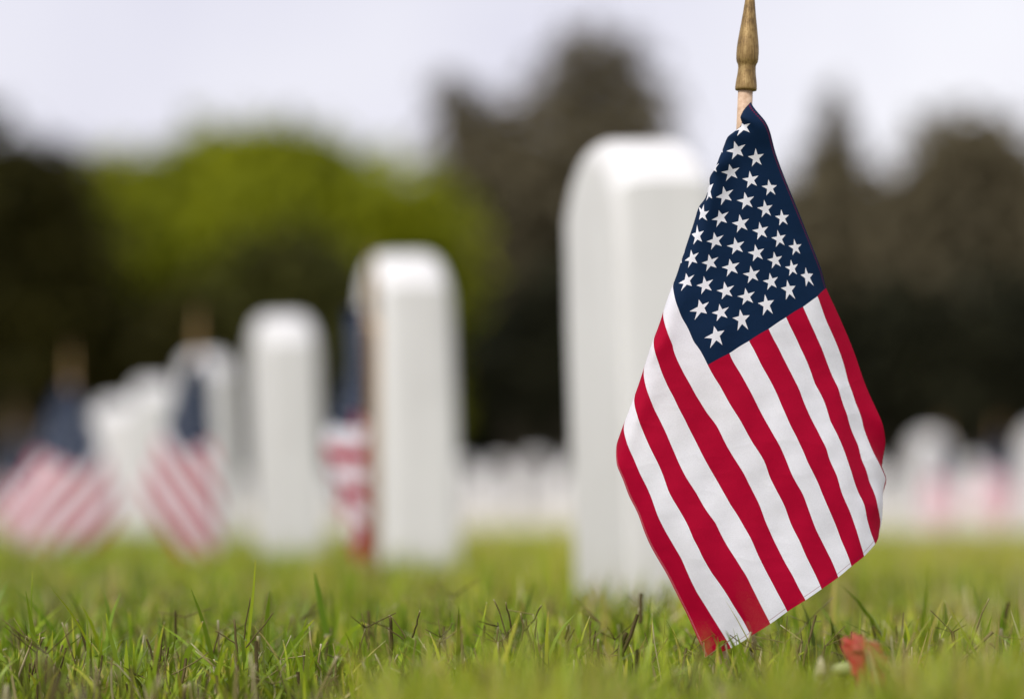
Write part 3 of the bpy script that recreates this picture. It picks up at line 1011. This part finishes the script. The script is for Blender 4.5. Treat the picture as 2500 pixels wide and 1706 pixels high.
for pts, d, r, t0, t1 in [
    ([(76, 1650), (90, 1600), (104, 1556)], 2.16, 0.0014, 0.15, 0.9), ([(84, 1650), (92, 1600), (98, 1552)], 2.15, 0.0012, 0.10, 0.4),
    ([(138, 1680), (150, 1620), (161, 1580)], 2.14, 0.0014, 0.1, 0.3), ([(212, 1590), (200, 1550), (188, 1510)], 2.20, 0.0018, 0.2, 0.9),
    ([(400, 1700), (385, 1640), (368, 1592), (359, 1560)], 2.10, 0.0018, 0.15, 0.3), ([(388, 1640), (394, 1580), (398, 1532)], 2.15, 0.0014, 0.25, 0.9),
    ([(430, 1560), (428, 1510), (428, 1490)], 2.26, 0.0022, 0.1, 0.4), ([(580, 1650), (578, 1570), (572, 1510)], 2.15, 0.0018, 0.45, 0.7),
    ([(596, 1560), (604, 1500), (611, 1458)], 2.16, 0.0010, 0.3, 0.8), ([(600, 1580), (640, 1530), (668, 1494)], 2.14, 0.0009, 0.4, 0.6),
    ([(575, 1570), (545, 1550), (525, 1538)], 2.14, 0.0009, 0.4, 0.7), ([(400, 1655), (470, 1620), (510, 1592)], 2.12, 0.0009, 0.6, 0.7),
    ([(380, 1665), (320, 1640), (264, 1614)], 2.12, 0.0009, 0.62, 0.75), ([(590, 1670), (650, 1655), (682, 1632)], 2.12, 0.0009, 0.65, 0.8),
    ([(955, 1600), (957, 1550), (953, 1500)], 2.17, 0.0024, 0.05, 0.95), ([(985, 1560), (965, 1545), (942, 1530)], 2.16, 0.0010, 0.3, 0.6),
    ([(990, 1556), (975, 1530), (955, 1505)], 2.17, 0.0009, 0.55, 0.9), ([(1006, 1556), (1018, 1520), (1025, 1490)], 2.16, 0.0012, 0.1, 0.95),
    ([(1240, 1560), (1225, 1510), (1205, 1462)], 2.17, 0.0010, 0.4, 0.95), ([(1252, 1560), (1244, 1510), (1235, 1470)], 2.17, 0.0012, 0.1, 0.9),
    ([(1280, 1540), (1305, 1510), (1322, 1475)], 2.17, 0.0012, 0.15, 0.9), ([(1272, 1580), (1278, 1530), (1272, 1496)], 2.17, 0.0012, 0.5, 0.95),
    ([(1297, 1600), (1292, 1550), (1284, 1510)], 2.18, 0.0012, 0.35, 0.6), ([(1303, 1570), (1309, 1530), (1311, 1505)], 2.17, 0.0010, 0.4, 0.9),
    ([(1230, 1560), (1245, 1540), (1258, 1522)], 2.17, 0.0009, 0.6, 0.95), ([(1236, 1600), (1228, 1575), (1224, 1560)], 2.16, 0.0010, 0.3, 0.6),
    ([(1516, 1600), (1540, 1550), (1556, 1498)], 2.10, 0.0026, 0.25, 0.2), ([(1514, 1580), (1522, 1560), (1530, 1545)], 2.10, 0.0030, 0.1, 0.2),
    ([(1562, 1520), (1564, 1480), (1565, 1448)], 2.30, 0.0030, 0.35, 0.3), ([(1592, 1570), (1593, 1540), (1592, 1525)], 2.20, 0.0022, 0.2, 0.3),
    ([(1592, 1600), (1582, 1570), (1575, 1545)], 2.16, 0.0010, 0.3, 0.5), ([(1440, 1590), (1440, 1550), (1441, 1515)], 2.24, 0.0014, 0.4, 0.6),
    ([(1380, 1560), (1385, 1540), (1389, 1522)], 2.2, 0.0016, 0.1, 0.9), ([(1386, 1565), (1398, 1545), (1402, 1532)], 2.2, 0.0011, 0.4, 0.9),
    ([(2330, 1690), (2360, 1610), (2390, 1515), (2414, 1460)], 2.17, 0.0011, 0.62, 0.85), ([(2308, 1690), (2325, 1670), (2340, 1655)], 2.15, 0.0013, 0.9, 0.9),
    ([(2445, 1540), (2455, 1500), (2463, 1470)], 2.36, 0.003, 0.2, 0.2), ([(1930, 1590), (1940, 1560), (1945, 1545)], 2.24, 0.003, 0.15, 0.2),
    ([(905, 1600), (893, 1550), (880, 1510)], 2.28, 0.0018, 0.3, 0.6), ([(900, 1560), (900, 1520), (900, 1490)], 2.3, 0.0028, 0.3, 0.5),
    ([(1125, 1590), (1124, 1550), (1121, 1500)], 2.26, 0.002, 0.35, 0.6), ([(1180, 1570), (1180, 1545), (1180, 1525)], 2.22, 0.0035, 0.3, 0.5),
    ([(1085, 1590), (1084, 1560), (1083, 1530)], 2.24, 0.003, 0.3, 0.5),
]:
    px_stalk(pts, d, r, t0, t1)
for k in range(1750):
    y = math.sqrt(rnd.uniform(1.25 ** 2, 3.4 ** 2)) if k < 1500 else rnd.uniform(2.06, 2.34); x = rnd.uniform(-1, 1) * (0.235 * y + 0.1)
    h = rnd.uniform(0.028, 0.062) * (1.25 if rnd.random() < 0.12 else 1)
    az = rnd.uniform(0, 6.28); ln = rnd.gauss(0, 0.35)
    z0 = ground_z(x, y)
    P_ = []
    for s in range(6):
        tt = s / 5
        P_.append((x + math.cos(az) * ln * h * tt + rnd.gauss(0, 0.0004), y + math.sin(az) * ln * h * tt, z0 + h * tt))
    t0 = rnd.choice([0.1, 0.2, 0.3, 0.45, 0.6, 0.75])
    tn = [min(1, t0 + 0.1)] * 5 + [0.95 if rnd.random() < 0.35 else t0]
    stalk(P_, rnd.uniform(0.0005, 0.0012), tn, rnd.choice([0.6, 0.8, 1.5]))
    if rnd.random() < 0.22:                      # finger-like seed spikes
        for f_ in range(rnd.randint(2, 4)):
            a2 = rnd.uniform(0, 6.28); L = rnd.uniform(0.012, 0.028); up = rnd.uniform(0.1, 0.9)
            b = P_[-1]
            stalk([(b[0] + math.cos(a2) * L * s / 3, b[1] + math.sin(a2) * L * s / 3, b[2] + L * up * s / 3) for s in range(4)],
                  0.0005, [t0, t0, min(1, t0 + .1), min(1, t0 + 0.2)], 0.7)
sq = np.array(SQ)
so = fast_mesh('seed_stalks', np.concatenate(SV), sq.ravel(), np.arange(len(sq)) * 4, np.full(len(sq), 4), M_STALK, {'tint': np.concatenate(ST)})
tag(so, 'thin brown seed stalks standing among the grass blades', 'grass stalks', kind='stuff')


# ------------------------------------------------------------------ trees
def leaf_cloud(lobes, n, size, seed, shell=0.55, gap=0.25, feather=1.0):
    """lobes: list of (centre xyz, radii xyz, weight); returns leaf quads"""
    g = np.random.default_rng(seed)
    wts = np.array([l[2] for l in lobes], float); wts /= wts.sum()
    which = g.choice(len(lobes), n, p=wts)
    c = np.array([l[0] for l in lobes])[which]; r = np.array([l[1] for l in lobes])[which]
    dv = g.normal(size=(n, 3)); dv /= np.linalg.norm(dv, axis=1)[:, None]
    rad = shell + (1.0 - shell) * g.random(n) ** 0.8
    rad = np.where(g.random(n) < 0.30, 1.0 + 0.55 * g.random(n) ** 1.6 * feather, rad)
    rad = np.where(g.random(n) < 0.25, g.random(n), rad)
    # clumps and gaps
    ph = g.uniform(0, 6.28, 6)
    cl = np.sin(dv[:, 0] * 5 + ph[0] + which) + np.sin(dv[:, 1] * 5 + ph[1] + which * 2) + np.sin(dv[:, 2] * 6 + ph[2])
    keep = (cl > -1.2) | (g.random(n) > gap * 2)
    rad = rad * (1 + 0.10 * cl / 3)
    pos = (c + dv * r * rad[:, None])[keep]
    m = len(pos)
    nrm = g.normal(size=(m, 3)) + np.array([0, -0.2, 0.7]); nrm /= np.linalg.norm(nrm, axis=1)[:, None]
    e1 = np.cross(nrm, g.normal(size=(m, 3))); e1 /= np.linalg.norm(e1, axis=1)[:, None]
    e2 = np.cross(nrm, e1)
    s1 = (size * g.uniform(0.6, 1.4, m))[:, None]; s2 = s1 * 0.6
    V = np.stack([pos - e1 * s1, pos + e2 * s2 * 0.7 - e1 * s1 * 0.1, pos + e1 * s1, pos - e2 * s2 * 0.7 - e1 * s1 * 0.1], 1).reshape(-1, 3)
    q = np.arange(m * 4).reshape(-1, 4)
    tint = np.repeat(np.clip(g.normal(0.5, 0.2, m) + 0.12 * cl[keep], 0, 1), 4)
    return V, q, tint


def tube(pts, radii, n=9):
    V, Fc = [], []
    for k, (p, r) in enumerate(zip(pts, radii)):
        for a in range(n):
            an = 2 * math.pi * a / n
            V.append((p[0] + r * math.cos(an), p[1] + r * math.sin(an), p[2]))
    for k in range(len(pts) - 1):
        for a in range(n):
            a2 = (a + 1) % n
            Fc.append((k * n + a, k * n + a2, (k + 1) * n + a2, (k + 1) * n + a))
    Fc.append(tuple(range(n - 1, -1, -1))); Fc.append(tuple((len(pts) - 1) * n + a for a in range(n)))
    return V, Fc


tree_id = 0
def tree(name, label, px, D, lobes_px, n, size, mat, trunk_r=0.25, trunk_top=None, gap=0.25, cat='tree', group='trees beyond the graves'):
    """lobes_px: (column, row, half width px, half height px, depth offset m)"""
    global tree_id
    tree_id += 1
    bx = (px - 1250) / F * D
    root = empty(name, (bx, D, 0))
    tag(root, label, cat, group)
    lobes = []
    for (lx, ly, hw, hh, dy, *dens) in lobes_px:
        p = at(lx, ly, D)
        rx, rz = hw / F * D, hh / F * D
        lobes.append(((p[0] - bx, dy, p[2]), (rx, min(rx, 2.5) * 0.9 + 0.2, rz), rx * rz * (dens[0] if dens else 1.0)))
    V, q, tn = leaf_cloud(lobes, n, size, 100 + tree_id, gap=gap)
    fast_mesh('crown', V, q.ravel(), np.arange(len(q)) * 4, np.full(len(q), 4), mat, {'tint': tn}, smooth=False, parent=root)
    # trunk and limbs
    top = max(l[0][2] for l in lobes) if trunk_top is None else trunk_top
    tv, tf = tube([(0, 0, -0.2), (0.05, 0, top * 0.3), (-0.05, 0.05, top * 0.6), (0.0, 0, top)], [trunk_r * 1.25, trunk_r, trunk_r * 0.7, trunk_r * 0.2])
    for l in lobes[:7]:
        z0 = min(l[0][2] * 0.55, top * 0.6)
        off = len(tv)
        v2, f2 = tube([(0, 0, z0), (l[0][0] * 0.5, l[0][1] * 0.5, z0 + (l[0][2] - z0) * 0.6), l[0]], [trunk_r * 0.5, trunk_r * 0.35, trunk_r * 0.12], 6)
        tv += v2; tf += [tuple(i + off for i in f) for f in f2]
    mesh_obj('trunk', tv, tf, M_BARK, root)
    return root


M_LEAF_GREEN = leafy('bright_green_leaves', [(0.0, (0.045, 0.055, 0.004)), (0.5, (0.22, 0.25, 0.006)), (1.0, (0.35, 0.37, 0.014))], 'tint', 0.35, 0.6, 0.15)
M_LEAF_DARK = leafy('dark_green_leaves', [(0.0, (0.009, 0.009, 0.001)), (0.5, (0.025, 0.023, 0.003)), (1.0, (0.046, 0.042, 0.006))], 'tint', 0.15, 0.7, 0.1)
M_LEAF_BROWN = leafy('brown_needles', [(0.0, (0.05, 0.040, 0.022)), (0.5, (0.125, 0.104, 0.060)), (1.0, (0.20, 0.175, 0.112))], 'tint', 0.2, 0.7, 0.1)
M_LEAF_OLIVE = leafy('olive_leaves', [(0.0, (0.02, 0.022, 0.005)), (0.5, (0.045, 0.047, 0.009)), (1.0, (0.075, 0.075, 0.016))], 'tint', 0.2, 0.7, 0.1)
M_LEAF_BLACK = leafy('deep_shade_leaves', [(0.0, (0.006, 0.007, 0.004)), (0.5, (0.015, 0.016, 0.008)), (1.0, (0.028, 0.028, 0.014))], 'tint', 0.1, 0.8, 0.08)  # understory shade put into a near-black leaf colour

tree('green_tree', 'broad bright yellow green tree with a domed crown, left of centre', 650, 50,
     [(640, 450, 200, 140, 0), (450, 520, 190, 150, 0.5), (850, 540, 210, 140, 0.3), (340, 620, 130, 150, 0.6), (1010, 620, 120, 170, 0.2), (660, 620, 330, 190, -0.6),
      (560, 390, 120, 70, 0.2), (740, 400, 120, 70, -.2), (900, 700, 220, 200, 0), (520, 740, 260, 180, 0), (1060, 800, 90, 170, -.5)], 17000, 0.2, M_LEAF_GREEN, 0.28, gap=0.05)
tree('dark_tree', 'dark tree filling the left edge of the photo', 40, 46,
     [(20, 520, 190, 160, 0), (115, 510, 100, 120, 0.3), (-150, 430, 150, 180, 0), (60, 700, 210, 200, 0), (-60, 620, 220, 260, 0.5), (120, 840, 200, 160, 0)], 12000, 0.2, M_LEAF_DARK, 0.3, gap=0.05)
tree('olive_tree', 'dark olive tree in the gap between the left edge tree and the bright dome', 280, 57,
     [(280, 480, 120, 90, 0), (230, 560, 130, 130, 0), (340, 560, 140, 140, 0.3), (280, 720, 220, 180, 0)], 6000, 0.22, M_LEAF_OLIVE, 0.25, gap=0.05)
tree('tall_tree', 'tallest brownish tree with an uneven top, rising behind the largest headstone', 1400, 56,
     [(1450, 190, 130, 110, 0, .38), (1390, 300, 170, 120, 0.3, .5), (1110, 260, 60, 85, 0, .5), (1180, 370, 120, 120, 0.2, .8), (1540, 330, 110, 150, 0, .5), (1280, 480, 220, 150, 0),
      (1450, 520, 200, 180, 0.3), (1240, 680, 220, 190, 0.2), (1500, 740, 200, 190, 0), (1420, 120, 70, 60, 0.1, .4), (1530, 130, 40, 50, 0, .4), (1130, 520, 90, 120, 0)], 12500, 0.2, M_LEAF_BROWN, 0.32, gap=0.25)
tree('pointed_conifer', 'dark brown pointed conifer right of the sharp flag', 2040, 54,
     [(2038, 300, 30, 70, 0), (2035, 420, 70, 80, 0), (2030, 520, 110, 100, 0.2), (2040, 660, 160, 130, 0), (2040, 820, 200, 150, 0.2)], 9000, 0.2, M_LEAF_BROWN, 0.25, gap=0.1)
tree('round_tree', 'dark brown round topped tree at the right edge of the photo', 2380, 52,
     [(2370, 400, 130, 110, 0), (2300, 520, 150, 130, 0.2), (2470, 520, 130, 150, 0), (2250, 640, 120, 140, 0), (2390, 680, 190, 160, 0.3), (2530, 680, 140, 180, 0.1)], 12000, 0.2, M_LEAF_BROWN, 0.3, gap=0.08)
tree('low_tree', 'brown tree mostly hidden behind the sharp flag, low between two tall crowns', 1780, 58,
     [(1740, 640, 140, 130, 0), (1850, 640, 130, 130, 0.2), (1790, 800, 190, 160, 0)], 6000, 0.2, M_LEAF_BROWN, 0.25, gap=0.1)

tree('shade_foliage', 'dark olive foliage added as shade in front of the middle of the bright green dome', 700, 46,  # added foliage that darkens the dome's lower half in place of shade
     [(700, 670, 110, 100, 0), (620, 790, 190, 120, 0.2), (770, 800, 170, 130, 0)], 3800, 0.2, M_LEAF_OLIVE, 0.15, gap=0.1)
tree('shade_foliage', 'dark olive foliage added as shade at the left foot of the bright green dome', 420, 46,  # added dark foliage in place of shade low on the dome
     [(400, 850, 150, 110, 0), (500, 880, 180, 120, 0.2)], 3500, 0.2, M_LEAF_DARK, 0.15, gap=0.1)

tree('shade_foliage', 'blackish foliage added as shade at the foot of the tallest tree, left of the largest headstone', 1260, 47,  # added near-black foliage standing in for shade at the tree's base
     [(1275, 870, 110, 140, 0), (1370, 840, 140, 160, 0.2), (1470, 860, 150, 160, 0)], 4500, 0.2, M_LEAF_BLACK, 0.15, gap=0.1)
tree('shade_foliage', 'blackish foliage added as shade right beside the lower half of the sharp flag', 2150, 47,  # added near-black foliage in place of shade below the conifer
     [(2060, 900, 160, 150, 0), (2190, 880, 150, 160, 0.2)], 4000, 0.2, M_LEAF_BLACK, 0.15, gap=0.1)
tree('shade_foliage', 'blackish foliage added as shade under the round topped tree at the right edge', 2420, 47,  # added near-black foliage that gives the crown a shaded underside
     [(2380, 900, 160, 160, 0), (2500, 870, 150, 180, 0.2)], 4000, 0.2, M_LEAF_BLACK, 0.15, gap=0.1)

# a dark belt of undergrowth and low trees behind them, one mass
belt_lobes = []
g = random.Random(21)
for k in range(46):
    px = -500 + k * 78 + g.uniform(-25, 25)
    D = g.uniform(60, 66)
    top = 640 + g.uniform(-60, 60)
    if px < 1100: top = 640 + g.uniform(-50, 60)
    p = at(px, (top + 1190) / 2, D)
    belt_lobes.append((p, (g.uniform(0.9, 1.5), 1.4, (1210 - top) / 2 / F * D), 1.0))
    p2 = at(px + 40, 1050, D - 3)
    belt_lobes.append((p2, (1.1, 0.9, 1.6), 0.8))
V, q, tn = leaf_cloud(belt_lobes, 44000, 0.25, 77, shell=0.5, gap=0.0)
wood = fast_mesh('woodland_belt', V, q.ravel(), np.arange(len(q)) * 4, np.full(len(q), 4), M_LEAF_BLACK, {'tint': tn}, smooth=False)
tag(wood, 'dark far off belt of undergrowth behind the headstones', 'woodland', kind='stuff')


# ------------------------------------------------------------------ light
SUN_EL, SUN_AZ = R(46), R(217)          # azimuth measured from +Y clockwise: behind the camera, to its left
w = bpy.data.worlds.new('World')
scene.world = w
w.use_nodes = True
nt = w.node_tree
nt.nodes.clear()
nb = NB(nt)
out = nb.node('ShaderNodeOutputWorld')
bg = nb.node('ShaderNodeBackground')
sky = nb.node('ShaderNodeTexSky', sky_type='NISHITA')
sky.sun_disc = False
sky.sun_elevation = SUN_EL
sky.sun_rotation = SUN_AZ
sky.dust_density = 3.0
tc = nb.node('ShaderNodeTexCoord')
cl = nb.noise(tc.outputs['Generated'], 5.5, 4, 0.5)
veil = nb.ramp(cl, [(0.3, (6.3, 6.12, 7.0)), (0.7, (8.1, 7.95, 8.3))])
col = nb.mix(0.86, sky.outputs[0], veil)
nt.links.new(col, bg.inputs[0])
bg.inputs[1].default_value = 0.1
nt.links.new(bg.outputs[0], out.inputs[0])

sl_ = bpy.data.lights.new('sun', 'SUN')
sl_.energy = 2.45
sl_.angle = R(14)
sl_.color = (1.0, 0.97, 0.93)
so_ = bpy.data.objects.new('sun', sl_)
COL.objects.link(so_)
dirv = Vector((math.sin(SUN_AZ) * math.cos(SUN_EL), math.cos(SUN_AZ) * math.cos(SUN_EL), math.sin(SUN_EL)))
so_.rotation_euler = dirv.to_track_quat('Z', 'Y').to_euler()

vs = scene.view_settings
vs.view_transform = 'Standard'
vs.look = 'None'
vs.exposure = 0.39
vs.gamma = 1.0
scene.cycles.use_denoising = True
scene.cycles.max_bounces = 8
scene.cycles.transparent_max_bounces = 8
